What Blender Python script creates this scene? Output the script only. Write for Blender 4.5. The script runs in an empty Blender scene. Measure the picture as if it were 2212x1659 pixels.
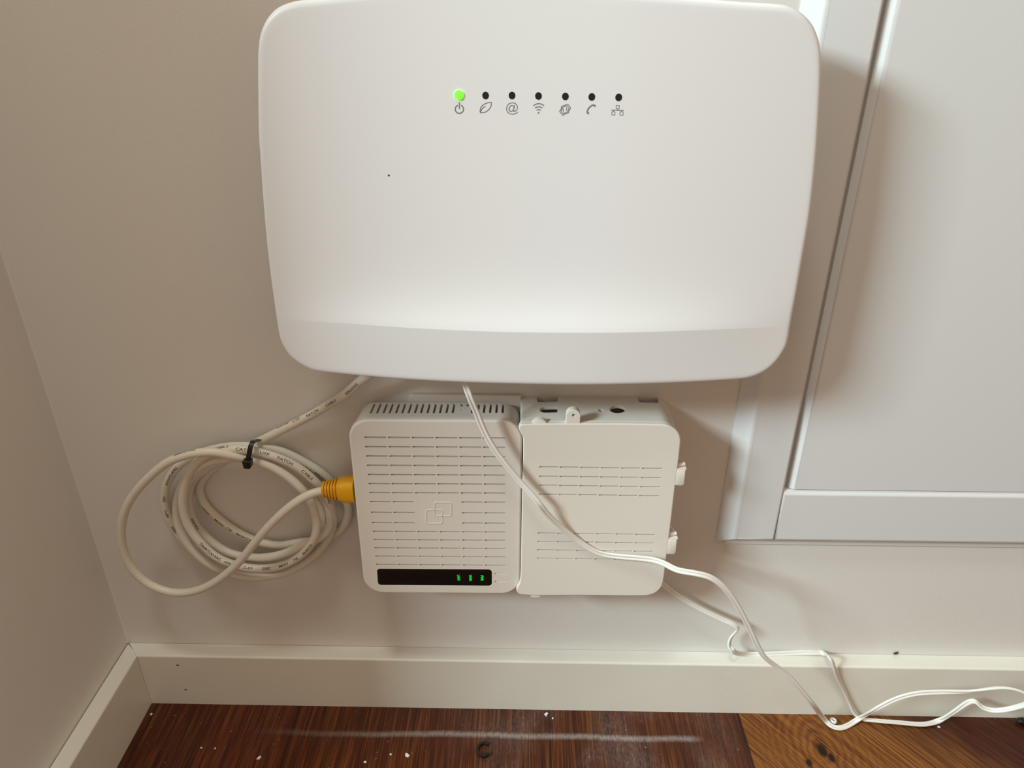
import bpy, bmesh, math, random
import numpy as np
from math import sin, cos, pi, radians, sqrt, exp
from mathutils import Vector, Matrix

# ------------------------------------------------------------------ camera, world, light, exposure
S = 0.42 / 0.38
W_PX, H_PX, F_PX = 2212.0, 1659.0, 1591.66
YAW, PITCH = -1.99028e-2, 4.728849e-1
CAM = Vector((0.282729 * S, -0.42, 0.453408 * S))
HB, TB = 0.04803 * S, 0.011773 * S          # skirting height and thickness
fwd = Vector((sin(YAW) * cos(PITCH), cos(YAW) * cos(PITCH), -sin(PITCH)))
rgt = fwd.cross(Vector((0, 0, 1))).normalized()
upv = rgt.cross(fwd)

scene = bpy.context.scene
cd = bpy.data.cameras.new('camera')
cd.sensor_fit = 'HORIZONTAL'; cd.sensor_width = 36.0; cd.lens = F_PX / W_PX * 36.0
cd.clip_start = 0.01
cam = bpy.data.objects.new('camera', cd)
cam.matrix_world = Matrix(((rgt.x, upv.x, -fwd.x, CAM.x), (rgt.y, upv.y, -fwd.y, CAM.y), (rgt.z, upv.z, -fwd.z, CAM.z), (0, 0, 0, 1)))
scene.collection.objects.link(cam); scene.camera = cam

world = bpy.data.worlds.new('room_light'); scene.world = world; world.use_nodes = True
bg = world.node_tree.nodes['Background']
bg.inputs['Color'].default_value = (1.0, 0.73, 0.515, 1); bg.inputs['Strength'].default_value = 0.53

def area_light(name, loc, target, sx, sy, power, color):
    ld = bpy.data.lights.new(name, 'AREA'); ld.shape = 'RECTANGLE'; ld.size = sx; ld.size_y = sy
    ld.energy = power; ld.color = color
    o = bpy.data.objects.new(name, ld); scene.collection.objects.link(o)
    o.location = loc
    o.rotation_euler = (Vector(target) - Vector(loc)).to_track_quat('-Z', 'Y').to_euler()
    return o
# daylight from a window behind and to the left of the viewer
area_light('window_daylight', (-1.46, -1.15, 1.40), (0.31, -0.03, 0.36), 0.64, 0.34, 68, (0.81, 0.97, 1.0))
# small unseen fill light, added overhead to brighten the upper left wall
area_light('overhead_fill', (0.13, -0.45, 1.75), (0.2, 0, 0.35), 0.22, 0.22, 6.4, (0.95, 1.0, 0.90))

vs = scene.view_settings
vs.view_transform = 'Standard'; vs.look = 'None'; vs.gamma = 1.0; vs.use_curve_mapping = False
vs.exposure = 0.0

# ------------------------------------------------------------------ helpers
def ray(px, py):
    return fwd * F_PX + rgt * (px - W_PX / 2) - upv * (py - H_PX / 2)
def P(px, py, d=0.0):                      # point at distance d in front of the back wall
    r = ray(px, py); t = (-d - CAM.y) / r.y
    return CAM + r * t
def PZ(px, py, z):                         # point at height z
    r = ray(px, py); t = (z - CAM.z) / r.z
    return CAM + r * t
def proj(p):
    q = Vector(p) - CAM; z = q.dot(fwd)
    return (W_PX / 2 + F_PX * q.dot(rgt) / z, H_PX / 2 - F_PX * q.dot(upv) / z)

def tag(o, label=None, cat=None, group=None, kind=None):
    if label: o['label'] = label
    if cat: o['category'] = cat
    if group: o['group'] = group
    if kind: o['kind'] = kind
    return o
def link(name, me, mat, parent=None, smooth=35, wn=False):
    o = bpy.data.objects.new(name, me); scene.collection.objects.link(o)
    if mat is not None and not me.materials: me.materials.append(mat)
    if smooth:
        me.shade_smooth(); me.set_sharp_from_angle(angle=radians(smooth))
    if wn:
        m = o.modifiers.new('weighted', 'WEIGHTED_NORMAL'); m.keep_sharp = True
    if parent is not None:
        o.parent = parent; o.matrix_parent_inverse = Matrix.Translation(-parent.location)
    return o
def obj(name, bm, mat, parent=None, smooth=35, wn=False, fix=True):
    if fix: bmesh.ops.recalc_face_normals(bm, faces=bm.faces)
    me = bpy.data.meshes.new(name); bm.to_mesh(me); bm.free()
    return link(name, me, mat, parent, smooth, wn)
def empty(name, loc):
    o = bpy.data.objects.new(name, None); scene.collection.objects.link(o)
    o.location = loc; o.empty_display_size = 0.01
    return o
def add_box(bm, x0, x1, y0, y1, z0, z1):
    v = [bm.verts.new((x, y, z)) for x in (x0, x1) for y in (y0, y1) for z in (z0, z1)]
    for f in ((0, 1, 3, 2), (4, 6, 7, 5), (0, 4, 5, 1), (2, 3, 7, 6), (0, 2, 6, 4), (1, 5, 7, 3)):
        bm.faces.new([v[i] for i in f])
def box_between(bm, pts_a, pts_b):          # two quads (lists of 4 Vectors) joined into a solid
    a = [bm.verts.new(p) for p in pts_a]; b = [bm.verts.new(p) for p in pts_b]
    bm.faces.new(a); bm.faces.new(b[::-1])
    for i in range(4):
        bm.faces.new((a[i], b[i], b[(i + 1) % 4], a[(i + 1) % 4]))
def bevel_all(bm, w, seg=2):
    bmesh.ops.bevel(bm, geom=list(bm.edges), offset=w, segments=seg, affect='EDGES', profile=0.5)
def roundpoly(pts, radii, n=10):
    out = []; N = len(pts)
    for i in range(N):
        p = Vector(pts[i]); a = Vector(pts[i - 1]) - p; b = Vector(pts[(i + 1) % N]) - p
        r = radii[i] if isinstance(radii, (list, tuple)) else radii
        if r <= 0: out.append(p); continue
        la, lb = a.length, b.length; a.normalize(); b.normalize()
        ang = a.angle(b); t = min(r / math.tan(ang / 2), la * .49, lb * .49); r2 = t * math.tan(ang / 2)
        c = p + (a + b).normalized() * (r2 / sin(ang / 2))
        s = p + a * t - c; e = p + b * t - c
        tot = s.angle(e) if s.length > 0 else 0
        for k in range(n + 1):
            u = k / n
            out.append(c + (s * sin((1 - u) * tot) + e * sin(u * tot)) / sin(tot) if tot > 1e-4 else p)
    return out
def offset_poly(pts, d):                    # 2D Vectors; positive = inward (for either winding)
    N = len(pts); area = sum(pts[i].x * pts[(i + 1) % N].y - pts[(i + 1) % N].x * pts[i].y for i in range(N))
    sg = 1 if area > 0 else -1; out = []
    for i in range(N):
        t = (pts[(i + 1) % N] - pts[i - 1]); t.normalize()
        out.append(pts[i] + Vector((-t.y, t.x)) * d * sg)
    return out
def prism(bm, poly, d0, d1, r=0.0, seg=4, draft=0.0, back_cap=True):
    """solid from 2D (x,z) outline, from distance d0 (back) to d1 (front) off the back wall, rounded front edge"""
    loops = []
    def ring(pl, d): loops.append([bm.verts.new((p.x, -d, p.y)) for p in pl])
    ring(offset_poly(poly, draft) if draft else poly, d0)
    if r > 0:
        for k in range(seg + 1):
            a = k / seg * pi / 2
            ring(offset_poly(poly, r * (1 - cos(a))) if k else poly, d1 - r + r * sin(a))
    else: ring(poly, d1)
    N = len(poly)
    for a, b in zip(loops, loops[1:]):
        for i in range(N): bm.faces.new((a[i], a[(i + 1) % N], b[(i + 1) % N], b[i]))
    if back_cap: bm.faces.new(loops[0][::-1])
    bm.faces.new(loops[-1])
def v2(p): return Vector((p.x, p.z))
def cut(o, cutter_bm):
    bmesh.ops.recalc_face_normals(cutter_bm, faces=cutter_bm.faces)
    me = bpy.data.meshes.new('cutter'); cutter_bm.to_mesh(me); cutter_bm.free()
    c = bpy.data.objects.new('cutter', me); scene.collection.objects.link(c)
    m = o.modifiers.new('cut', 'BOOLEAN'); m.operation = 'DIFFERENCE'; m.solver = 'EXACT'; m.object = c; m.use_self = False
    mods = [x for x in o.modifiers if x.type == 'WEIGHTED_NORMAL']
    for x in mods: o.modifiers.remove(x)
    bpy.context.view_layer.update()
    dg = bpy.context.evaluated_depsgraph_get()
    new = bpy.data.meshes.new_from_object(o.evaluated_get(dg))
    old = o.data; o.modifiers.clear(); o.data = new; bpy.data.meshes.remove(old)
    bpy.data.objects.remove(c); bpy.data.meshes.remove(me)
    o.data.shade_smooth(); o.data.set_sharp_from_angle(angle=radians(32))
    w = o.modifiers.new('weighted', 'WEIGHTED_NORMAL'); w.keep_sharp = True
def catmull(pts, n=12, closed=False):
    out = []; N = len(pts)
    rng = range(N if closed else N - 1)
    for i in rng:
        p0 = pts[(i - 1) % N] if closed else pts[max(i - 1, 0)]
        p1 = pts[i]; p2 = pts[(i + 1) % N]; p3 = pts[(i + 2) % N] if closed else pts[min(i + 2, N - 1)]
        # centripetal parametrisation
        def tj(t, a, b): return t + max((b - a).length, 1e-7) ** .5
        t0 = 0; t1 = tj(t0, p0, p1); t2 = tj(t1, p1, p2); t3 = tj(t2, p2, p3)
        for k in range(n):
            t = t1 + (t2 - t1) * k / n
            A1 = p0 * ((t1 - t) / (t1 - t0)) + p1 * ((t - t0) / (t1 - t0))
            A2 = p1 * ((t2 - t) / (t2 - t1)) + p2 * ((t - t1) / (t2 - t1))
            A3 = p2 * ((t3 - t) / (t3 - t2)) + p3 * ((t - t2) / (t3 - t2))
            B1 = A1 * ((t2 - t) / (t2 - t0)) + A2 * ((t - t0) / (t2 - t0))
            B2 = A2 * ((t3 - t) / (t3 - t1)) + A3 * ((t - t1) / (t3 - t1))
            out.append(B1 * ((t2 - t) / (t2 - t1)) + B2 * ((t - t1) / (t2 - t1)))
    if not closed: out.append(pts[-1].copy())
    return out
def smooth_path(p, it=3):
    for _ in range(it):
        p = [p[0]] + [(p[i - 1] + p[i] * 2 + p[i + 1]) / 4 for i in range(1, len(p) - 1)] + [p[-1]]
    return p
def sweep(bm, path, section, side, closed=False, caps=True):
    """section: list of (a,b) offsets; side(i, tangent)-> unit vector for a; b = tangent x a"""
    rings = []; N = len(path)
    for i, p in enumerate(path):
        if closed: t = path[(i + 1) % N] - path[i - 1]
        else: t = path[min(i + 1, N - 1)] - path[max(i - 1, 0)]
        t.normalize(); a = side(i, t); a = (a - t * a.dot(t)).normalized(); b = t.cross(a)
        rings.append([bm.verts.new(p + a * s + b * q) for s, q in section])
    M = len(section)
    for i in range(N if closed else N - 1):
        r0 = rings[i]; r1 = rings[(i + 1) % N]
        for k in range(M): bm.faces.new((r0[k], r0[(k + 1) % M], r1[(k + 1) % M], r1[k]))
    if caps and not closed: bm.faces.new(rings[0][::-1]); bm.faces.new(rings[-1])
def circle(r, n=12, rx=None): return [((rx or r) * cos(2 * pi * k / n), r * sin(2 * pi * k / n)) for k in range(n)]
def tube(bm, path, r, n=10, closed=False, caps=True):
    ref = [Vector((0.1, -1, 0.13)).normalized()]
    def side(i, t):
        a = ref[0] - t * ref[0].dot(t)
        if a.length < 1e-3: a = t.orthogonal()
        ref[0] = a.normalized(); return ref[0]
    sweep(bm, path, circle(r, n), side, closed, caps)
def disc(bm, c, nrm, r, h, n=24, rx=1.0, dome=0.0):
    nrm = nrm.normalized(); a = Vector((1, 0, 0)); a = (a - nrm * a.dot(nrm)).normalized(); b = nrm.cross(a)
    r0 = [bm.verts.new(c + (a * cos(2 * pi * k / n) * rx + b * sin(2 * pi * k / n)) * r) for k in range(n)]
    r1 = [bm.verts.new(c + nrm * h + (a * cos(2 * pi * k / n) * rx + b * sin(2 * pi * k / n)) * r) for k in range(n)]
    for k in range(n): bm.faces.new((r0[k], r0[(k + 1) % n], r1[(k + 1) % n], r1[k]))
    bm.faces.new(r0[::-1])
    if dome:
        t = bm.verts.new(c + nrm * (h + dome))
        for k in range(n): bm.faces.new((r1[k], r1[(k + 1) % n], t))
    else: bm.faces.new(r1)
def text_mesh(body, size, mapf, sub=1, extr=0.0, bold=0.0):
    cu = bpy.data.curves.new('lettering', 'FONT'); cu.body = body; cu.size = size; cu.align_x = 'CENTER'; cu.align_y = 'CENTER'
    cu.resolution_u = 3; cu.offset = bold
    t = bpy.data.objects.new('lettering', cu); scene.collection.objects.link(t)
    bpy.context.view_layer.update()
    me = bpy.data.meshes.new_from_object(t.evaluated_get(bpy.context.evaluated_depsgraph_get()))
    bpy.data.objects.remove(t); bpy.data.curves.remove(cu)
    bm = bmesh.new(); bm.from_mesh(me); bpy.data.meshes.remove(me)
    bmesh.ops.triangulate(bm, faces=bm.faces)
    for _ in range(sub): bmesh.ops.subdivide_edges(bm, edges=bm.edges, cuts=1)
    for v in bm.verts: v.co = mapf(v.co.x, v.co.y)
    me = bpy.data.meshes.new('lettering'); bm.to_mesh(me); bm.free()
    return me

# ------------------------------------------------------------------ materials
def mat(name, color, rough=0.5, spec=0.5, coat=0.0, bump=None, emit=None, sss=0.0, dirt=None):
    m = bpy.data.materials.new(name); m.use_nodes = True; nt = m.node_tree; b = nt.nodes['Principled BSDF']
    b.inputs['Base Color'].default_value = (*color, 1); b.inputs['Roughness'].default_value = rough
    b.inputs['Specular IOR Level'].default_value = spec; b.inputs['Coat Weight'].default_value = coat
    b.inputs['Coat Roughness'].default_value = 0.15
    if emit: b.inputs['Emission Color'].default_value = (*emit[0], 1); b.inputs['Emission Strength'].default_value = emit[1]
    tc = nt.nodes.new('ShaderNodeTexCoord')
    if bump:
        scale, dist = bump[0], bump[1]
        n = nt.nodes.new('ShaderNodeTexNoise'); n.inputs['Scale'].default_value = scale; n.inputs['Detail'].default_value = 3
        bp = nt.nodes.new('ShaderNodeBump'); bp.inputs['Distance'].default_value = dist; bp.inputs['Strength'].default_value = bump[2] if len(bump) > 2 else 1
        nt.links.new(tc.outputs['Object'], n.inputs['Vector']); nt.links.new(n.outputs['Fac'], bp.inputs['Height'])
        nt.links.new(bp.outputs['Normal'], b.inputs['Normal'])
    # slight tonal mottling of the paint or plastic itself
    if dirt:
        n2 = nt.nodes.new('ShaderNodeTexNoise'); n2.inputs['Scale'].default_value = dirt[0]; n2.inputs['Detail'].default_value = 4
        rp = nt.nodes.new('ShaderNodeValToRGB'); rp.color_ramp.elements[0].position = .35; rp.color_ramp.elements[1].position = .65
        k = dirt[1]
        rp.color_ramp.elements[0].color = (color[0] * (1 - k), color[1] * (1 - k), color[2] * (1 - k * 1.2), 1)
        rp.color_ramp.elements[1].color = (*color, 1)
        nt.links.new(tc.outputs['Object'], n2.inputs['Vector']); nt.links.new(n2.outputs['Fac'], rp.inputs['Fac'])
        nt.links.new(rp.outputs['Color'], b.inputs['Base Color'])
    return m
M_wall = mat('wall_paint', (.71, .70, .675), .62, .35, bump=(1100, .00018, .5), dirt=(6, .03))
M_trim = mat('gloss_trim_paint', (.74, .725, .655), .35, .5, bump=(60, .0003, .3), dirt=(20, .03))
M_door = mat('cabinet_paint', (.665, .685, .695), .34, .45, bump=(90, .00015, .3))
M_router = mat('router_white_plastic', (.755, .765, .78), .38, .45)
M_case = mat('router_case_plastic', (.70, .70, .69), .5, .4)
M_ont = mat('terminal_plastic', (.70, .655, .595), .48, .4, bump=(900, .0001, .3))
M_tray = mat('tray_plastic', (.74, .71, .65), .45, .4, bump=(900, .0001, .3))
M_cable = mat('cable_jacket', (.72, .69, .61), .42, .45, bump=(260, .0006, .35))
M_cord = mat('cord_jacket', (.76, .755, .72), .32, .5)
M_ink = mat('cable_print_ink', (.05, .045, .04), .6, .3)
M_print = mat('symbol_grey_ink', (.22, .22, .22), .6, .3)
M_black = mat('black_gloss', (.004, .004, .004), .12, .5)
M_hole = mat('indicator_dark_lens', (.012, .012, .012), .35, .4)
M_tie = mat('black_nylon', (.008, .008, .008), .38, .5)
M_yellow = mat('yellow_boot', (.78, .39, .006), .42, .45)
M_led = mat('green_led', (.10, .8, .05), .3, .5, emit=((.16, 1.0, .03), 1.25))
M_ledtxt = mat('green_lit_lettering', (.0, .3, .0), .5, .3, emit=((.0, 1.0, .06), .8))
M_chip = mat('dark_chip', (.05, .04, .03), .8, .2)
M_flake = mat('paint_flake', (.75, .73, .68), .6, .3)
M_steel = mat('plug_clear', (.75, .72, .6), .2, .5)

def floor_material():
    m = bpy.data.materials.new('varnished_boards'); m.use_nodes = True; nt = m.node_tree; N = nt.nodes; L = nt.links
    b = N['Principled BSDF']
    def math_(op, a, c=None, clamp=False):
        n = N.new('ShaderNodeMath'); n.operation = op; n.use_clamp = clamp
        for i, v in enumerate((a, c)):
            if v is None: continue
            if isinstance(v, (int, float)): n.inputs[i].default_value = v
            else: L.new(v, n.inputs[i])
        return n.outputs[0]
    def ramp(fac, stops, interp='LINEAR'):
        n = N.new('ShaderNodeValToRGB'); cr = n.color_ramp; cr.interpolation = interp
        while len(cr.elements) < len(stops): cr.elements.new(.5)
        for e, (p, c) in zip(cr.elements, stops): e.position = p; e.color = (*c, 1) if len(c) == 3 else c
        L.new(fac, n.inputs['Fac']); return n.outputs['Color']
    def mapr(fac, a, b_, c=0, d=1):
        n = N.new('ShaderNodeMapRange'); L.new(fac, n.inputs['Value'])
        for k, v in zip(('From Min', 'From Max', 'To Min', 'To Max'), (a, b_, c, d)): n.inputs[k].default_value = v
        return n.outputs['Result']
    def mix(fac, a, c, mode='MIX'):
        n = N.new('ShaderNodeMix'); n.data_type = 'RGBA'; n.blend_type = mode
        if isinstance(fac, (int, float)): n.inputs[0].default_value = fac
        else: L.new(fac, n.inputs[0])
        for s, v in ((n.inputs[6], a), (n.inputs[7], c)):
            if isinstance(v, tuple): s.default_value = (*v, 1)
            else: L.new(v, s)
        return n.outputs[2]
    tc = N.new('ShaderNodeTexCoord'); sep = N.new('ShaderNodeSeparateXYZ'); L.new(tc.outputs['Object'], sep.inputs[0])
    X, Y = sep.outputs[0], sep.outputs[1]
    def noise(sx, sy, scale, detail=4, dist=0.0, xin=None):
        c = N.new('ShaderNodeCombineXYZ'); L.new(math_('MULTIPLY', xin or X, sx), c.inputs[0]); L.new(math_('MULTIPLY', Y, sy), c.inputs[1])
        n = N.new('ShaderNodeTexNoise'); n.inputs['Scale'].default_value = scale; n.inputs['Detail'].default_value = detail
        n.inputs['Distortion'].default_value = dist; L.new(c.outputs[0], n.inputs['Vector']); return n.outputs['Fac']
    # knots bend the grain of the pale board
    knots = [(PZ(1776, 1621, 0), .016), (PZ(1797, 1637, 0), .010), (PZ(1748, 1648, 0), .009)]
    Xw = X
    kmask = None
    for i, (k, r) in enumerate(knots):
        dx = math_('SUBTRACT', X, k.x); dy = math_('MULTIPLY', math_('SUBTRACT', Y, k.y), .62)
        d2 = math_('ADD', math_('MULTIPLY', dx, dx), math_('MULTIPLY', dy, dy))
        dd = math_('SQRT', d2)
        if i == 0: D0 = dd
        g = mapr(dd, r * .16, r * .32, 1, 0)
        kmask = g if kmask is None else math_('MAXIMUM', kmask, g)
    light = math_('MULTIPLY', math_('GREATER_THAN', X, P_SEAM2), 1.0)
    fine = noise(1, .022, 1000, 6, .25)
    mid = noise(1, .035, 190, 4, .5)
    big = noise(1, .25, 26, 3, .4)
    # pale board: rings round the knots fading into slanted grain
    wob = noise(1, 1, 60, 4, 1.0)
    ringd = math_('ADD', D0, math_('MULTIPLY', wob, .009))
    rings = math_('SINE', math_('MULTIPLY', ringd, 1150))
    ringn = mapr(rings, -1, 1, .25, .75)
    slX = math_('ADD', X, math_('MULTIPLY', Y, .75))
    slant = noise(1, .05, 620, 6, .5, slX)
    ringfac = mapr(D0, .010, .060, 1, 0)
    n = N.new('ShaderNodeMix'); n.data_type = 'FLOAT'; L.new(ringfac, n.inputs[0]); L.new(slant, n.inputs[2]); L.new(ringn, n.inputs[3])
    palegrain = math_('ADD', math_('MULTIPLY', n.outputs[0], .24), math_('MULTIPLY', slant, .76))
    pale = ramp(palegrain, [(.30, (.060, .014, .003)), (.47, (.150, .048, .009)), (.64, (.27, .105, .020))])
    # dark heartwood drifting over the right end of the pale board
    dark_side = mapr(math_('ADD', math_('ADD', X, math_('MULTIPLY', Y, .95)), math_('MULTIPLY', big, .06)), P_DARK, P_DARK + .05)
    pale = mix(dark_side, pale, ramp(palegrain, [(.3, (.018, .004, .002)), (.7, (.085, .018, .006))]))
    g1 = math_('ADD', math_('MULTIPLY', fine, .62), math_('MULTIPLY', mid, .38))
    redc = ramp(g1, [(.32, (.022, .005, .002)), (.49, (.074, .016, .005)), (.66, (.19, .056, .013))])
    tone = ramp(math_('ADD', X, 0), [(0, (.8, .8, .8)), (P_T[0], (.75, .7, .7)), (P_T[0] + .001, (1.05, 1, 1)), (P_T[1], (.95, .95, .95)), (P_T[1] + .001, (.95, 1, 1)), (P_T[2], (.85, .9, .95))])
    redc = mix(1.0, redc, tone, 'MULTIPLY')
    streak = mapr(mid, .60, .68, 0, .75)
    redc = mix(streak, redc, (.008, .003, .002))
    col = mix(light, redc, pale)
    col = mix(math_('MULTIPLY', kmask, math_('MULTIPLY', light, .93)), col, (.006, .003, .002))
    # seams between boards
    for s in P_SEAMS:
        col = mix(mapr(math_('ABSOLUTE', math_('SUBTRACT', X, s)), .0004, .0011, .8, 0), col, (.008, .003, .002))
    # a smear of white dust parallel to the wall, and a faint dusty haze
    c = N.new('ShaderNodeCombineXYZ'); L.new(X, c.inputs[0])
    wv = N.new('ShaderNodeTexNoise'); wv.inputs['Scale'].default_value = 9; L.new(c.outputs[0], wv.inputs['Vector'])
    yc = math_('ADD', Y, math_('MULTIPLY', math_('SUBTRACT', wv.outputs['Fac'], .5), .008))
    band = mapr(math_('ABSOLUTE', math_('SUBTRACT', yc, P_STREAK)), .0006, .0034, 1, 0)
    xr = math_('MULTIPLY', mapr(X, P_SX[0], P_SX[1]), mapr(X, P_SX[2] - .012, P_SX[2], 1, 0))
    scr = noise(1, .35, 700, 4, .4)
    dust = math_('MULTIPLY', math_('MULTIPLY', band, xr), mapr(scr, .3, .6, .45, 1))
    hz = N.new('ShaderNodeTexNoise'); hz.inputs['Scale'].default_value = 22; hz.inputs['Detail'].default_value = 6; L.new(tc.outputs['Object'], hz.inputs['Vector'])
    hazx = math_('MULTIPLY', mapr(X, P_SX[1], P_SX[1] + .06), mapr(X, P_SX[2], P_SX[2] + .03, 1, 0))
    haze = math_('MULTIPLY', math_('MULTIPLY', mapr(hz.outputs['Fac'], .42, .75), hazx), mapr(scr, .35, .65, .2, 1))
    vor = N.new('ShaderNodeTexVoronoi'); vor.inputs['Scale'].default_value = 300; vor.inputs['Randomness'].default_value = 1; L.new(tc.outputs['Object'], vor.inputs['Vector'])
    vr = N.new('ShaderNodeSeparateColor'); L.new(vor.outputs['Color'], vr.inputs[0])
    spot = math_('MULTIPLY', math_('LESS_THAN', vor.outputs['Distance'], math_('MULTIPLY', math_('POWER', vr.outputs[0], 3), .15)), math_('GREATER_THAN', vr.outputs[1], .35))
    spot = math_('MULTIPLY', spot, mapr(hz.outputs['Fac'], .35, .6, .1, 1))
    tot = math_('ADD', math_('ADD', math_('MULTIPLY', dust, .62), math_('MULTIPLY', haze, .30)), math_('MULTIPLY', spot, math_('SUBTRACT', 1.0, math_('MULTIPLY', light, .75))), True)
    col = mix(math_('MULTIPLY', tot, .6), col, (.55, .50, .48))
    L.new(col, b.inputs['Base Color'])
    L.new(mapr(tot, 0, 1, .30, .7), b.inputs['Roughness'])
    b.inputs['Specular IOR Level'].default_value = .28
    b.inputs['Coat Weight'].default_value = .12; b.inputs['Coat Roughness'].default_value = .12
    bp = N.new('ShaderNodeBump'); bp.inputs['Distance'].default_value = .0003; bp.inputs['Strength'].default_value = .5
    L.new(g1, bp.inputs['Height']); L.new(bp.outputs['Normal'], b.inputs['Normal'])
    return m
xs = lambda px, py: PZ(px, py, 0).x
P_SEAM2 = xs(1612, 1600)
P_SEAMS = [xs(1188, 1600), P_SEAM2, xs(1188, 1600) - .20 if xs(1188, 1600) > .25 else .03, xs(300, 1600), P_SEAM2 + .22]
P_T = [min(max(xs(435, 1600), .02), .9), xs(760, 1600), xs(1188, 1600)]
q = PZ(2060, 1600, 0); P_DARK = q.x + .95 * q.y + .03 - .040
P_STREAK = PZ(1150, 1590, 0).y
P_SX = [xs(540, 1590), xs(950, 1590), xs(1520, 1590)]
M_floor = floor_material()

# ------------------------------------------------------------------ the room
def struct(name, bm, m, smooth=35, **k): return tag(obj(name, bm, m, None, smooth, **k), kind='structure')
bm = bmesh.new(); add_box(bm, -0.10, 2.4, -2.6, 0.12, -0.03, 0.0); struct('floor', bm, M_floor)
bm = bmesh.new(); add_box(bm, -0.10, 2.4, 0.0, 0.10, 0.0, 2.4); struct('wall_back', bm, M_wall)
WALL_END = -0.202
# the plaster corner is softly rounded
bm = bmesh.new(); RC = .0012
sec = [(-.10, .0), (-.10, WALL_END), (-.004, WALL_END), (0, WALL_END + .004)] + [(RC * (1 - cos(k / 10 * pi / 2)), -RC * (1 - sin(k / 10 * pi / 2))) for k in range(11)]
lo = [bm.verts.new((x, y, 0)) for x, y in sec]; hi = [bm.verts.new((x, y, 2.4)) for x, y in sec]
for i in range(len(sec)): bm.faces.new((lo[i], lo[(i + 1) % len(sec)], hi[(i + 1) % len(sec)], hi[i]))
bm.faces.new(lo); bm.faces.new(hi[::-1]); struct('wall_left', bm, M_wall, 50)
# skirtings: a flat board with a level top and softened front arris, mitred in the corner with a hairline gap
def skirting_section():
    r = .0016; s = [(0, 0), (0, HB)]
    for k in range(6):
        a = k / 5 * pi / 2; s.append((TB - r + r * sin(a), HB - r + r * cos(a)))
    s.append((TB, 0)); return s
def skirting_back():
    bm = bmesh.new(); sec = skirting_section()
    a = [bm.verts.new((o + .0001, -max(o, .0003), z)) for o, z in sec]; b = [bm.verts.new((2.4, -max(o, .0003), z)) for o, z in sec]
    n = len(sec)
    for i in range(n): bm.faces.new((a[i], a[(i + 1) % n], b[(i + 1) % n], b[i]))
    bm.faces.new(a); bm.faces.new(b[::-1]); return bm
def skirting_left():
    bm = bmesh.new(); sec = skirting_section(); e = WALL_END
    a = [bm.verts.new((max(o, .0007), -o - .0001, z)) for o, z in sec]; b = [bm.verts.new((max(o, .0007), e, z)) for o, z in sec]
    n = len(sec)
    for i in range(n): bm.faces.new((a[i], a[(i + 1) % n], b[(i + 1) % n], b[i]))
    bm.faces.new(a); bm.faces.new(b[::-1]); return bm
sb = struct('baseboard_back', skirting_back(), M_trim, wn=True)
sl = struct('baseboard_left', skirting_left(), M_trim, wn=True)
rnd = random.Random(5)
def fleck(bm, c, nrm, r, h=.0002, el=1.0, ang=0.0, n=9):
    nrm = nrm.normalized(); a = Vector((1, 0, 0)); a = (a - nrm * a.dot(nrm)).normalized(); b = nrm.cross(a)
    a, b = a * cos(ang) + b * sin(ang), b * cos(ang) - a * sin(ang)
    rr = [r * rnd.uniform(.6, 1.15) for _ in range(n)]
    lo = [bm.verts.new(c + (a * el * cos(2 * pi * k / n) + b * sin(2 * pi * k / n)) * rr[k] - nrm * .00005) for k in range(n)]
    hi = [bm.verts.new(c + (a * el * cos(2 * pi * k / n) + b * sin(2 * pi * k / n)) * rr[k] * .85 + nrm * h) for k in range(n)]
    for k in range(n): bm.faces.new((lo[k], lo[(k + 1) % n], hi[(k + 1) % n], hi[k]))
    bm.faces.new(hi); bm.faces.new(lo[::-1])
YN = Vector((0, -1, 0))
for px, py, r in ((384, 1437, .0009), (401, 1490, .0010), (1574, 1455, .0011), (1570, 1504, .0008)):
    bm = bmesh.new(); fleck(bm, P(px, py, TB), YN, r, .00008, 1.4)
    obj('nail_hole', bm, M_chip if px < 1000 else M_case, sb)
bm = bmesh.new(); fleck(bm, P(1936, 1411, .0006), YN, .0012, .0004, 1.9, .5); obj('paint_chip', bm, M_chip, sb)
bm = bmesh.new(); fleck(bm, P(276, 1386, .001), YN, .0013, .0006, 1.2); obj('corner_chip', bm, M_case, sb)

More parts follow.
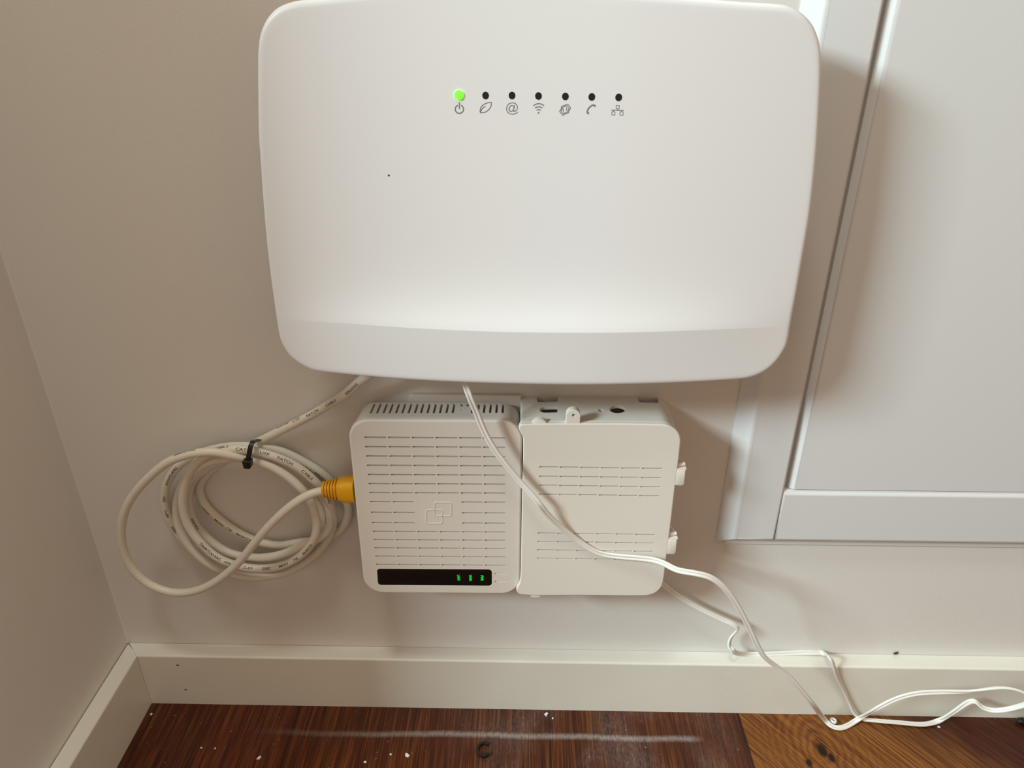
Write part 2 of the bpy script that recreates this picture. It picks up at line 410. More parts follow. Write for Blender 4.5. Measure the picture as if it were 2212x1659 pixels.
# ------------------------------------------------------------------ panelled cabinet front at the right
def build_cabinet():
    D1, DB = .0085, .0015
    xo = P(1638, 584, 0).x                                   # outer edge on the wall
    xf = .5 * (P(1590, 1165, D1).x + P(1783, 0, D1).x)
    xs_ = .5 * (P(1908, 0, D1).x + P(1695, 1057, D1).x)      # right edge of the stile
    top, right = .93, 1.25
    zb = P(1600, 1166, D1).z
    root = empty('panelled_cabinet', ((xs_ + right) / 2, 0, zb))
    tag(root, 'large pale grey painted cabinet front with raised inner panel, behind the router at right', 'cabinet')
    bm = bmesh.new(); zlow = P(1900, 1178, DB).z
    add_box(bm, xf - .004, right, -.0018, 0, zlow, top); obj('back_board', bm, M_door, root)
    # rounded edge moulding on the left
    bm = bmesh.new(); n = 10; lo = []; hi = []
    xe = xo; lo.append(bm.verts.new((xo, 0, P(1547, 1168.5, 0).z))); hi.append(bm.verts.new((xo, 0, top)))
    for k in range(n + 1):
        t = k / n; x = xe + (xf - xe) * t; d = .0010 + (D1 + .00006 - .0010) * (t if t < .7 else .7 + .3 * sin((t - .7) / .3 * pi / 2) ** 1.0 if True else t)
        zz = P(1547, 1168.5, 0).z * (1 - d / D1) + (zb + .0003) * (d / D1)
        lo.append(bm.verts.new((x, -d, zz))); hi.append(bm.verts.new((x, -d, top)))
    lo += [bm.verts.new((xf + .0014, -D1 - .00006, zb + .0003)), bm.verts.new((xf + .0014, -.002, zb))]; hi += [bm.verts.new((xf + .0014, -D1 - .00006, top)), bm.verts.new((xf + .0014, -.002, top))]
    N = len(lo)
    for i in range(N): bm.faces.new((lo[i], lo[(i + 1) % N], hi[(i + 1) % N], hi[i]))
    bm.faces.new(lo); bm.faces.new(hi[::-1]); obj('edge_moulding', bm, M_door, root, 50)
    def slab(name, x0, x1, z0, z1, d, chamf):   # chamf: dict side->(width, drop)
        bm = bmesh.new()
        c = {k: chamf.get(k, (.0006, .0006)) for k in 'LRBT'}
        g = [(x0, z0), (x1, z0), (x1, z1), (x0, z1)]
        i0 = [(x0 + c['L'][0], z0 + c['B'][0]), (x1 - c['R'][0], z0 + c['B'][0]), (x1 - c['R'][0], z1 - c['T'][0]), (x0 + c['L'][0], z1 - c['T'][0])]
        back = [bm.verts.new((x, -.0017, z)) for x, z in g]
        dr = [max(c['L'][1], c['B'][1]), max(c['R'][1], c['B'][1]), max(c['R'][1], c['T'][1]), max(c['L'][1], c['T'][1])]
        rim = [bm.verts.new((x, -(d - min(k, .004)), z)) for (x, z), k in zip(g, dr)]
        front = [bm.verts.new((x, -d, z)) for x, z in i0]
        for i in range(4):
            j = (i + 1) % 4
            bm.faces.new((back[i], back[j], rim[j], rim[i])); bm.faces.new((rim[i], rim[j], front[j], front[i]))
        bm.faces.new(front); bm.faces.new(back[::-1])
        front_edges = [e for e in bm.edges if e.verts[0] in front and e.verts[1] in front]
        bmesh.ops.bevel(bm, geom=front_edges, offset=.0011, segments=4, affect='EDGES', profile=.5)
        return obj(name, bm, M_door, root, 50, wn=True)
    zr = P(1900, 1064, D1).z                                 # top of the bottom rail
    slab('stile', xf - .0002, xs_, zb, top, D1, {'L': (.0006, .0004), 'R': (.0004, .0005)})
    slab('bottom_rail', xs_ + .0004, right, zb, zr, D1, {'T': (.0024, .0022), 'L': (.0003, .0004)})
    dp = .0078
    xp = .5 * (P(1919, 0, dp - .003).x + P(1702, 1050, dp - .003).x)
    slab('raised_panel', xp, right, zr + .0005, top, dp, {'L': (.0042, .0036), 'B': (.0004, .0004)})
    return root
build_cabinet()

# ------------------------------------------------------------------ router
def build_router():
    Q = .050
    px_out = [(644, 1.5), (623, 7), (605, 14.5), (594, 22), (579, 38), (570, 54), (563.5, 70), (560.5, 84), (558, 100), (556.8, 125), (556.8, 150), (557.2, 230), (558, 290), (561.7, 345), (568, 439), (574, 512), (582.7, 590), (592, 660), (598.5, 703), (603.4, 731), (607.7, 743), (615, 755), (623, 767), (636, 778), (647, 785), (658, 790.7), (668.5, 795), (679, 798.3), (696, 800.5), (723, 802), (779, 805), (898, 810), (1047, 814), (1200, 817), (1281, 818), (1471, 818), (1553, 817), (1600, 816), (1611, 815), (1627, 812), (1640, 807.5), (1652, 802), (1665, 793.5), (1676, 783.5), (1685, 773), (1693, 761), (1699, 750), (1703, 738), (1707, 716), (1713, 680), (1720, 645), (1731, 582), (1741, 525), (1749.5, 476), (1759, 396), (1765, 332), (1769.5, 262), (1773, 190), (1774.3, 150), (1774, 118), (1771, 96), (1765, 75), (1757, 57), (1745, 41), (1732, 29), (1716, 19), (1698, 12), (1675, 8.5), (1600, 4.5), (1500, -4), (1300, -19), (1150, -25), (1000, -25), (850, -19), (735, -9), (680, -2)]
    raw = [v2(P(x, y, Q)) for x, y in px_out]
    pts3 = catmull([Vector((p.x, p.y, 0)) for p in raw], 5, True)
    out = [Vector((p.x, p.y)) for p in pts3]
    for _ in range(4): out = [(out[i - 1] + out[i] * 2 + out[(i + 1) % len(out)]) / 4 for i in range(len(out))]
    xmin = min(p.x for p in out); xmax = max(p.x for p in out); cx = (xmin + xmax) / 2; hw = (xmax - xmin) / 2
    il = min(range(len(out)), key=lambda i: out[i].x); ir = max(range(len(out)), key=lambda i: out[i].x)
    N = len(out)
    def chain(a, b, st):
        r = []; i = a
        while True:
            r.append(out[i % N])
            if i % N == b: break
            i += st
        return r
    c1 = chain(il, ir, 1); c2 = chain(il, ir, -1)
    lower, upper = (c1, c2) if c1[len(c1) // 2].y < c2[len(c2) // 2].y else (c2, c1)
    def interp(ch, x):
        for a, b in zip(ch, ch[1:]):
            if (a.x <= x <= b.x) or (b.x <= x <= a.x):
                if abs(b.x - a.x) < 1e-9: return a.y
                return a.y + (b.y - a.y) * (x - a.x) / (b.x - a.x)
        return ch[0].y if abs(x - ch[0].x) < abs(x - ch[-1].x) else ch[-1].y
    # ridge line of the front, from its place on the face
    rp = [P(640, 699, Q + .006), P(760, 702.5, Q + .008), P(898, 708.5, Q + .009), P(1100, 715, Q + .010), P(1300, 717.5, Q + .010), P(1500, 716.5, Q + .009), P(1675, 715, Q + .007)]
    rp2 = [Vector((p.x, p.z)) for p in rp]
    def ridge(x):
        if x <= rp2[0].x: return rp2[0].y
        if x >= rp2[-1].x: return rp2[-1].y
        return interp(rp2, x)
    segs = [(out[i], out[(i + 1) % N]) for i in range(0, N)]
    PA = np.array([(p.x, p.y) for p in out]); PB = np.roll(PA, -1, axis=0); PD = PB - PA; PL = (PD ** 2).sum(1) + 1e-18
    def edist(x, z):
        w = np.array((x, z)) - PA; t = np.clip((w * PD).sum(1) / PL, 0, 1); r = w - PD * t[:, None]
        return float(np.sqrt((r ** 2).sum(1).min()))
    def height(x, z, ed=None):
        u = (x - cx) / hw
        base = Q + .005 * (1 - u * u)
        s = max(0.0, 1 - (abs(u) / 1.0) ** 2.4) ** 1.25   # the ridge fades out towards the sides
        dz = z - ridge(x)
        if dz > 0: lip = .0066 * exp(-(dz / .0150) ** 1.25)       # surface flares outwards just above the ridge
        else: lip = .0066 + dz * .08
        if ed is None: ed = edist(x, z)
        fall = -.0012 * exp(-ed / .0007)
        return base + lip * s + fall
    bm = bmesh.new()
    ncol, nb, nf = 150, 26, 84
    grid = []
    for i in range(ncol + 1):
        x = cx - hw * cos(pi * i / ncol) * .99999
        zb_, zt = interp(lower, x), interp(upper, x); zr = min(max(ridge(x), zb_ + .12 * (zt - zb_)), zt - .1 * (zt - zb_))
        col = []
        for k in range(nb): t = k / nb; t = 1 - (1 - t) ** 1.0; col.append(zb_ + (zr - zb_) * (1 - cos(pi * t / 1)) / 2 if False else zb_ + (zr - zb_) * (t ** 1.6 if t < .999 else t))
        for k in range(nf + 1):
            t = k / nf; t = (t ** 1.5) * .55 + .45 * (1 - (1 - t) ** 1.7); col.append(zr + (zt - zr) * t)
        grid.append([bm.verts.new((x, -height(x, z), z)) for z in col])
    for a, b in zip(grid, grid[1:]):
        for k in range(len(a) - 1): bm.faces.new((a[k], b[k], b[k + 1], a[k + 1]))
    # rim turned back towards the wall
    loop = [g[0] for g in grid] + [v for v in grid[-1][1:-1]] + [g[-1] for g in grid[::-1]] + [v for v in grid[0][-2:0:-1]]
    c = Vector((cx, 0, (min(p.y for p in out) + max(p.y for p in out)) / 2))
    prev = loop
    for sc, d in ((.988, Q - .010), (.980, Q - .016)):
        cur = [bm.verts.new((c.x + (v.co.x - c.x) * sc, -d, c.z + (v.co.z - c.z) * sc)) for v in loop]
        for i in range(len(loop)): bm.faces.new((prev[i], prev[(i + 1) % len(loop)], cur[(i + 1) % len(loop)], cur[i]))
        prev = cur
    for g0, g1 in zip(grid[14:-14], grid[15:-13]):
        e = bm.edges.get((g0[nb], g1[nb]))
        if e: e.smooth = False
    bmesh.ops.remove_doubles(bm, verts=bm.verts, dist=1e-6)
    for f in bm.faces: f.smooth = True
    root = empty('wifi_router', (cx, 0, min(p.y for p in out)))
    tag(root, 'large white wall-mounted router with one green light and six dark ones above symbols', 'router')
    obj('front_cover', bm, M_router, root, 0)
    bm = bmesh.new()
    back = [Vector((c.x + (p.x - c.x) * .95, c.z + (p.y - c.z) * .94)) for p in out][::2]
    prism(bm, back, .012, Q - .0145, 0, draft=.006); obj('rear_casing', bm, M_case, root, 40)
    bm = bmesh.new(); add_box(bm, cx - .05, cx + .05, -.013, -.0002, c.z - .03, c.z + .05); obj('wall_bracket', bm, M_case, root)
    # small helpers that put marks on the curved face
    def face_pt(px, py, lift=.0):
        d = Q + .006
        for _ in range(4): p = P(px, py, d); d = height(p.x, p.z)
        return P(px, py, d + lift)
    leds = [(992, 205), (1049, 206), (1106, 206), (1163, 207), (1221, 208), (1278, 209), (1336, 210)]
    for i, (x, y) in enumerate(leds):
        bm = bmesh.new()
        if i == 0:
            disc(bm, face_pt(x, y, -.0005), YN, .0021, .0011, 28, dome=.0006)
            o = obj('indicator_light', bm, M_led, root); o['label'] = 'lit green indicator light'
        else:
            disc(bm, face_pt(x, y, -.0005), YN, .00165, .00062, 28, rx=.93)
            o = obj('indicator_light', bm, M_hole, root)
    K = 4.809
    def ip(a, b): return face_pt(940 + a / K, 160 + b / K, .00003)
    def stroke(name, lines, r=.00021, extra=None):
        bm = bmesh.new()
        for ln in lines:
            cl = ln[0] == ln[-1] and len(ln) > 2
            pp = [ip(*p) for p in (ln[:-1] if cl else ln)]
            sweep(bm, pp, circle(.00008, 8, r), lambda i, t: YN.cross(t), closed=cl)
        if extra: extra(bm)
        return obj(name, bm, M_print, root)
    def arc(cx_, cy_, r, a0, a1, n=18, ry=None):
        return [(cx_ + r * cos(radians(a0 + (a1 - a0) * k / n)), cy_ - (ry or r) * sin(radians(a0 + (a1 - a0) * k / n))) for k in range(n + 1)]
    def smooth2(pts, closed=False):
        q_ = catmull([Vector((a, b, 0)) for a, b in pts], 6, closed); r = [(v.x, v.y) for v in q_]
        return r + [r[0]] if closed else r
    stroke('power_symbol', [arc(251, 364, 43, 112, 428, 30), [(251, 294), (251, 328), (251, 362)]], .00029)
    stroke('leaf_symbol', [smooth2([(585, 293), (545, 298), (500, 318), (473, 350), (465, 396)]), smooth2([(585, 293), (578, 335), (555, 370), (515, 396), (466, 400)]),
                           smooth2([(470, 396), (482, 368), (500, 348), (522, 335)])], .00022)
    stroke('wifi_symbol', [arc(1075, 385, 80, 47, 133, ry=78), arc(1075, 385, 52, 45, 135, ry=46), arc(1074, 392, 26, 40, 140, ry=24)], .00026,
           lambda bm: disc(bm, ip(1073, 402), YN, .0004, .00006, 12))
    hexo = [(1345, 324), (1375, 312), (1392, 330), (1404, 354), (1388, 382), (1382, 402), (1352, 412), (1325, 427), (1308, 408), (1292, 384), (1308, 362), (1312, 338)]
    inn = [(1348 + (a - 1348) * .74, 370 + (b - 370) * .74) for a, b in hexo]
    stroke('pairing_symbol', [smooth2(hexo, True), smooth2(inn, True), [(1331, 357), (1329, 378), (1334, 398)], [(1364, 342), (1366, 360), (1362, 380)]], .00018)
    stroke('phone_symbol', [smooth2([(1592, 410), (1580, 400), (1582, 378), (1600, 348), (1628, 326), (1650, 321), (1662, 334)])], .00036,
           lambda bm: [disc(bm, ip(a, b), YN, .0005, .00006, 12) for a, b in ((1588, 405), (1656, 329))])
    def rct(x0, y0, x1, y1): return [(x0, y0), (x1, y0), (x1, y1), (x0, y1), (x0, y0)]
    stroke('network_symbol', [rct(1880, 326, 1911, 360), rct(1835, 391, 1867, 424), rct(1919, 391, 1951, 426), [(1830, 373), (1894, 375), (1958, 377)], [(1895, 360), (1895, 375)], [(1851, 375), (1851, 391)], [(1935, 377), (1935, 391)]], .0002)
    me = text_mesh('@', 1, lambda x, y: ip(798 + x * 138, 352 - y * 138), 1)
    link('at_symbol', me, M_print, root, 0)
    bm = bmesh.new(); disc(bm, face_pt(840, 379, -.0001), YN, .0005, .00015, 10); obj('speck', bm, M_chip, root)
    return root
build_router()

# ------------------------------------------------------------------ optical terminal (left white box)
DF = .034
def slot_row(bm, xa, xb, ya, yb, segs, d, to, org, K, gap=.075, hgt=.0012, depth=.0036):
    """cutters for one row of thin slots; pixel ends in a crop frame"""
    a = P(org[0] + xa / K, org[1] + ya / K, d); b = P(org[0] + xb / K, org[1] + yb / K, d)
    n = segs; L = (b - a) / n
    for k in range(n):
        p = a + L * k; e = p + L * (1 - gap)
        add_box(bm, p.x, e.x, -(d + .002), -(d - depth), p.z - hgt / 2, p.z + hgt / 2)
def build_ont():
    org = (730, 830); K = 3.456
    corners = [v2(P(749.6, 906.5, DF)), v2(P(1129.0, 908.5, DF)), v2(P(1123.3, 1284.2, DF)), v2(P(787.3, 1281.5, DF))]
    poly = roundpoly(corners, [.0135, .0135, .0135, .0135], 12)
    root = empty('optical_terminal', ((corners[0].x + corners[1].x) / 2, 0, corners[2].y))
    tag(root, 'off-white terminal box with a black strip of green lettering, yellow plug in its left side', 'modem')
    bm = bmesh.new(); prism(bm, poly, DF - .0042, DF, .0016, 5)
    front = obj('front_shell', bm, M_ont, root, 32, wn=True)
    cb = bmesh.new()
    for ya, yb, xa in ((397, 403, 197), (467, 472, 203), (537, 542, 210), (606, 611, 216), (675, 681, 223), (743, 748, 229), (810, 815, 235)):
        slot_row(cb, xa, 1262, ya, yb, 6, DF, 0, org, K)
    for ya, yb, xa, xb in ((877, 878.5, 241, 580), (957, 958.5, 248, 583), (1034, 1035.5, 255, 588)):
        slot_row(cb, xa, xb, ya, yb, 2, DF, 0, org, K)
    for ya, yb, xa in ((881, 883, 925), (961, 963, 928), (1038, 1040, 930)): slot_row(cb, xa, 1262, ya, yb, 2, DF, 0, org, K)
    for ya, yb, xa in ((1099, 1105, 261), (1161, 1167, 268), (1222, 1229, 274), (1284, 1291, 280), (1346, 1354, 285)):
        slot_row(cb, xa, 1262, ya, yb, 6, DF, 0, org, K)
    for y in (1415, 1473): slot_row(cb, 1170, 1260, y, y + 1, 1, DF, 0, org, K, gap=0, depth=.0008)
    # recess of the status window
    win = roundpoly([v2(P(814, 1228.4, DF)), v2(P(1062.5, 1230, DF)), v2(P(1062.5, 1266, DF)), v2(P(816.6, 1264.2, DF))], .0024, 6)
    prism(cb, win, DF - .001, DF + .003)
    cut(front, cb)
    body = offset_poly(poly, .0007)
    bm = bmesh.new(); prism(bm, body, .0087, DF - .0040, 0, draft=.0012)
    ztop = corners[0].y - .0007
    case = obj('rear_casing', bm, M_ont, root, 32, wn=True)
    # vent slots across the top side
    cb = bmesh.new()
    xsl = [800, 814, 828, 841, 855, 868.5, 882, 896, 909, 923, 936.5, 950, 964, 977.5, 994, 1007.5, 1019, 1032, 1045, 1058.5, 1072, 1085.5]
    for i, x in enumerate(xsl):
        p = PZ(x, 892, ztop)
        short = i in (14, 15)
        y0 = p.y if not short else PZ(x, 876, ztop).y
        yb_ = PZ(x, 865.5, ztop).y
        add_box(cb, p.x - .0007, p.x + .0007, y0, min(yb_, -.0098), ztop - .006, ztop + .003)
    p = PZ(998, 883.5, ztop)
    bmc = bmesh.ops.create_cone(cb, cap_ends=True, segments=16, radius1=.0009, radius2=.0009, depth=.008, matrix=Matrix.Translation((p.x, p.y, ztop)))
    cut(case, cb)
    bm = bmesh.new(); prism(bm, offset_poly(win, .0001), DF - .0009, DF - .0001, .0003, 2)
    sw = obj('status_window', bm, M_black, root, 32)
    for t, x, y in (('LAN1', 990.6, 1248.2), ('WAN', 1016, 1248.6), ('PWR', 1041, 1248.8)):
        c = P(x, y, DF); s = .0025
        me = text_mesh(t, s, lambda a, b: Vector((c.x + b * 1.05, -(DF - .00005), c.z - a * .86)), 0, bold=.00006)
        o = link('lettering', me, M_ledtxt, sw, 0); o['label'] = 'green lit letters reading ' + t
    # embossed emblem of two interlocking rounded squares
    def ring(x0, y0, x1, y1, name):
        r = roundpoly([v2(P(x0, y0, DF)), v2(P(x1, y0, DF)), v2(P(x1, y1, DF)), v2(P(x0, y1, DF))], .0014, 6)
        return [Vector((p.x, -(DF - .00010), p.y)) for p in r]
    bm = bmesh.new()
    for a in ((920.5, 1101.5, 955.5, 1131), (938.5, 1085.5, 974.5, 1114.5)):
        sweep(bm, ring(*a, ''), circle(.00028, 10, .00072), lambda i, t: YN.cross(t), closed=True)
    obj('emblem', bm, M_ont, front)
    x0 = P(852, 900, .004).x; x1 = P(1127, 900, .004).x
    z1 = P(1000, 849, .0003).z; z0 = P(1000, 1266, .0085).z
    bm = bmesh.new(); prism(bm, roundpoly([Vector((x0 + .010, z1)), Vector((x1, z1)), Vector((x1, z0)), Vector((x0 + .010, z0))], [.003, .0004, .0004, .003], 5), .0001, .0036, .0006, 3)
    obj('mounting_plate', bm, M_ont, root, 32, wn=True)
    return root
build_ont()

# ------------------------------------------------------------------ fibre tray box (right white box) with its back plate
DT = .037
def build_tray():
    org = (1080, 830); K = 3.457
    pxo = [(1133, 916.5), (1429, 917), (1443, 919), (1456, 925), (1466, 935), (1470.5, 948), (1470.5, 956), (1467, 990), (1459, 1050), (1448, 1144), (1438.7, 1215), (1433.5, 1255), (1428, 1270), (1416, 1281), (1400, 1286.5), (1388, 1287.3), (1250, 1286.5), (1127, 1285.3), (1119, 1282), (1115, 1275), (1117.5, 1268), (1122.5, 1258), (1124.3, 1245), (1125.4, 1200), (1128, 1050), (1130, 960), (1128.5, 943), (1121.5, 930), (1120.5, 922), (1125, 917.5)]
    poly = [v2(P(x, y, DT)) for x, y in pxo]
    pp = catmull([Vector((p.x, p.y, 0)) for p in poly], 3, True); poly = [Vector((p.x, p.y)) for p in pp]
    zt = P(1280, 917, DT).z
    root = empty('fibre_tray_box', (P(1290, 1000, DT).x, 0, min(p.y for p in poly)))
    tag(root, 'off-white plastic box with two hinge tabs, joined to the right side of the terminal', 'box')
    bm = bmesh.new(); prism(bm, poly, DT - .0026, DT, .0009, 4)
    lid = obj('lid', bm, M_tray, root, 32, wn=True)
    cb = bmesh.new()
    for ya, yb, xa, xb in ((618, 631, 295, 1213), (688, 700, 293, 1205), (755, 769, 292, 1198), (822, 836, 290, 1190), (1112, 1125, 282, 1158), (1175, 1188, 280, 1151), (1238, 1250, 278, 1145), (1300, 1311, 277, 1138)):
        n = 6; a = P(org[0] + xa / K, org[1] + ya / K, DT); b = P(org[0] + xb / K, org[1] + yb / K, DT)
        for k in range(n):
            p = a + (b - a) * (k / n); e = a + (b - a) * ((k + .93) / n) if k < n - 1 else b
            add_box(cb, p.x, e.x, -(DT + .002), -(DT - .0022), p.z - .0005, p.z + .0005)
    cut(lid, cb)
    # body behind the lid
    bpoly = offset_poly(poly, .0009)
    bm = bmesh.new(); prism(bm, bpoly, .0002, DT - .0030, 0, draft=.0)
    body = obj('box_body', bm, M_tray, root, 32, wn=True)
    zb_ = zt - .0009
    cb = bmesh.new()
    def top_cut(poly_px, depth):
        pts = [PZ(x, y, zb_) for x, y in poly_px]
        lo = [cb.verts.new((p.x, p.y, zb_ - depth)) for p in pts]; hi = [cb.verts.new((p.x, p.y, zb_ + .004)) for p in pts]
        n = len(pts)
        for i in range(n): cb.faces.new((lo[i], lo[(i + 1) % n], hi[(i + 1) % n], hi[i]))
        cb.faces.new(lo[::-1]); cb.faces.new(hi)
    # two notches against the wall
    def notch(x0, x1, y, r=.0022):
        a = PZ(x0, y, zb_); b = PZ(x1, y, zb_)
        r_ = [Vector((p.x, p.y)) for p in roundpoly([Vector((a.x, .01)), Vector((b.x, .01)), Vector((b.x, a.y)), Vector((a.x, a.y))], [0, 0, r, r], 6)]
        lo = [cb.verts.new((p.x, p.y, zb_ - .016)) for p in r_]; hi = [cb.verts.new((p.x, p.y, zb_ + .004)) for p in r_]
        n = len(r_)
        for i in range(n): cb.faces.new((lo[i], lo[(i + 1) % n], hi[(i + 1) % n], hi[i]))
        cb.faces.new(lo[::-1]); cb.faces.new(hi)
    inner = offset_poly(bpoly, .0022)
    prism(cb, inner, .0030, DT - .0052)
    cut(body, cb); cb = bmesh.new()
    notch(1160, 1205.5, 868.5); notch(1380, 1424, 871)
    top_cut([(1204, 878.5), (1204, 891.5)] + [(1178 - 12.5 * sin(pi * k / 12), 885 + 6.5 * cos(pi * k / 12)) for k in range(13)], .010)
    top_cut([(1334 + 17.5 * cos(2 * pi * k / 28), 886 + 8.6 * sin(2 * pi * k / 28)) for k in range(28)], .018)
    top_cut([(1297.5 + 6 * cos(2 * pi * k / 14), 888 + 3.4 * sin(2 * pi * k / 14)) for k in range(14)], .008)
    cut(body, cb)
    # raised lip where the lid meets the body
    bm = bmesh.new()
    prism(bm, offset_poly(poly, .0003), DT - .0046, DT - .0034, .0004, 2); obj('lid_lip', bm, M_tray, root, 32)
    # screw tab standing up from the lid
    c = P(1238.5, 898.5, DT - .0004)
    half = P(1254, 917, DT).x - P(1238.5, 917, DT).x
    tabp = [Vector((c.x - half * 1.15, zt - .001)), Vector((c.x - half, zt + .0012))] + [Vector((c.x - half * cos(a * pi / 12), c.z + half * .98 * sin(a * pi / 12))) for a in range(13)] + [Vector((c.x + half, zt + .0012)), Vector((c.x + half * 1.15, zt - .001))]
    bm = bmesh.new(); prism(bm, tabp, DT - .0048, DT - .0004, .0005, 2)
    tab = obj('screw_tab', bm, M_tray, root, 32)
    cb = bmesh.new(); prism(cb, [Vector((c.x + .001 * cos(k * pi / 7), c.z + .0004 + .001 * sin(k * pi / 7))) for k in range(14)], DT - .01, DT + .01); cut(tab, cb)
    c2 = P(1166, 913, DT - .0004)
    bm = bmesh.new(); prism(bm, [Vector((c2.x + .0046 * cos(pi * k / 14), zt - .001 + .0034 * sin(pi * k / 14))) for k in range(15)], DT - .0045, DT - .0006, .0004, 2); obj('latch_bump', bm, M_tray, root, 32)
    # hinge tabs on the right side
    for tx, ty, x1, y2 in ((1461, 1014.5, 1481.5, 1048.5), (1443, 1164.5, 1463, 1197)):
        a = P(tx, ty, DT); b = P(x1, ty, DT); c_ = P(x1 - 4, y2, DT); e = P(tx - 4, y2, DT)
        bm = bmesh.new(); prism(bm, roundpoly([v2(a), v2(b), v2(c_), v2(e)], [.0005, .0006, .0012, .0005], 4), DT - .011, DT - .0001, .0003, 2)
        h = obj('hinge_tab', bm, M_tray, root, 32)
        bm = bmesh.new(); x0 = b.x - .0036
        pth = [Vector((x0 - .0012, -DT + .003, a.z + .0013)), Vector((x0 + .0034, -DT + .0034, a.z + .0024))]
        tube(bm, pth, .0013, 12)
        add_box(bm, a.x, b.x + .0004, -DT + .0002, -DT + .008, a.z - .0002, a.z + .0005)
        # gusset running back from the tab
        bm.verts.ensure_lookup_table()
        g = [Vector((a.x - .001, 0, a.z)), Vector((a.x + .0005, 0, a.z + .0052)), Vector((b.x - .002, 0, a.z + .0022)), Vector((b.x - .001, 0, a.z))]
        box_between(bm, [v + Vector((0, -DT + .011, 0)) for v in g], [v + Vector((0, -DT + .0085, 0)) for v in g])
        obj('hinge_pin', bm, M_tray, h, 32)
        bm = bmesh.new(); m = (c_ + e) / 2; add_box(bm, m.x - .0016, m.x + .0022, -DT + .001, -DT + .007, c_.z - .0009, c_.z + .0004); obj('hinge_foot', bm, M_tray, h, 32)
    bm = bmesh.new(); c3 = P(1156, 1285, DT - .002); prism(bm, [Vector((c3.x + .0032 * cos(pi * k / 10), c3.z - .0005 - .0016 * sin(pi * k / 10))) for k in range(11)], DT - .006, DT - .0012, .0003, 2); obj('bottom_latch', bm, M_tray, root, 32)
    return root
build_tray()

# ------------------------------------------------------------------ network cable
KC = 3.0717
def cp(x, y, d): return P(230 + x / KC, 780 + y / KC, d)
CR = .00285
tail = [P(840, 770, .030), P(812, 800, .024), (1680, 132, .018), (1600, 205, .013), (1480, 285, .009), (1360, 358, .007), (1240, 420, .006), (1110, 485, .006), (1010, 535, .007)]
loop5 = [(930, 575, .0085), (830, 640, .006), (720, 700, .0045), (640, 780, .004), (615, 860, .0036), (660, 960, .0036), (760, 1055, .0036), (890, 1145, .004), (1020, 1200, .005), (1150, 1222, .006), (1290, 1200, .006), (1420, 1190, .005), (1540, 1130, .004), (1600, 1040, .004), (1600, 950, .004), (1540, 860, .004), (1450, 760, .0045), (1320, 675, .005), (1180, 605, .006), (1050, 570, .007)]
loop1 = [(930, 565, .010), (800, 568, .009), (640, 605, .008), (500, 675, .007), (415, 780, .006), (384, 900, .0055), (398, 1010, .0055), (445, 1110, .006), (540, 1215, .0075), (680, 1290, .0095), (850, 1335, .010), (1000, 1345, .011), (1160, 1320, .011), (1290, 1270, .012), (1380, 1190, .012), (1432, 1090, .011), (1420, 970, .010), (1360, 860, .009), (1270, 770, .009), (1160, 690, .0095), (1040, 640, .010)]
loop4 = [(930, 618, .0135), (820, 640, .013), (700, 690, .011), (590, 770, .009), (545, 880, .007), (556, 990, .0065), (600, 1090, .007), (690, 1190, .008), (800, 1265, .0095), (930, 1300, .012), (1080, 1300, .016), (1220, 1262, .018), (1330, 1200, .0185), (1400, 1180, .0165), (1475, 1110, .013), (1480, 1000, .011), (1430, 890, .010), (1340, 785, .010), (1240, 715, .011), (1140, 670, .013), (1030, 640, .0145)]
loop2 = [(930, 640, .0165), (800, 650, .018), (680, 670, .018), (570, 745, .017), (495, 850, .016), (466, 960, .0155), (476, 1080, .016), (530, 1200, .017), (620, 1300, .017), (740, 1380, .016), (880, 1428, .015), (1020, 1436, .014), (1170, 1412, .012), (1300, 1350, .010), (1420, 1250, .009), (1492, 1130, .009), (1505, 1010, .010), (1460, 890, .0135), (1380, 795, .0155), (1270, 705, .017), (1160, 650, .0185), (1050, 615, .0195)]
loop3 = [(930, 590, .021), (810, 585, .021), (700, 610, .0205), (600, 670, .0205), (540, 760, .0205), (512, 860, .0205), (508, 980, .0205), (545, 1100, .0205), (620, 1200, .0205), (730, 1300, .021), (860, 1355, .021), (1000, 1378, .021), (1140, 1365, .021), (1260, 1310, .0215), (1350, 1225, .022), (1392, 1130, .022), (1385, 1020, .021), (1345, 920, .0205), (1270, 825, .0205), (1170, 745, .0205), (1060, 685, .0205)]
big = [(940, 650, .0215), (840, 628, .0235), (720, 605, .0255), (620, 607, .0265), (510, 630, .0265), (400, 675, .026), (280, 775, .025), (185, 880, .024), (120, 1000, .024), (98, 1130, .024), (115, 1265, .024), (175, 1385, .024), (275, 1475, .024), (400, 1527, .025), (520, 1537, .026), (640, 1508, .028), (760, 1440, .030), (880, 1335, .032), (1000, 1185, .033), (1120, 1052, .033), (1240, 948, .031), (1340, 888, .028), (1430, 862, .0245), (1500, 858, .0225)]
raw = []; marks = {}
for nm, lst in (('tail', tail), ('l5', loop5), ('l1', loop1), ('l4', loop4), ('l2', loop2), ('l3', loop3), ('big', big)):
    marks[nm] = len(raw)
    for p in lst: raw.append(p if isinstance(p, Vector) else cp(*p))
marks['end'] = len(raw) - 1
NS = 10
cpath = smooth_path(catmull(raw, NS), 8)
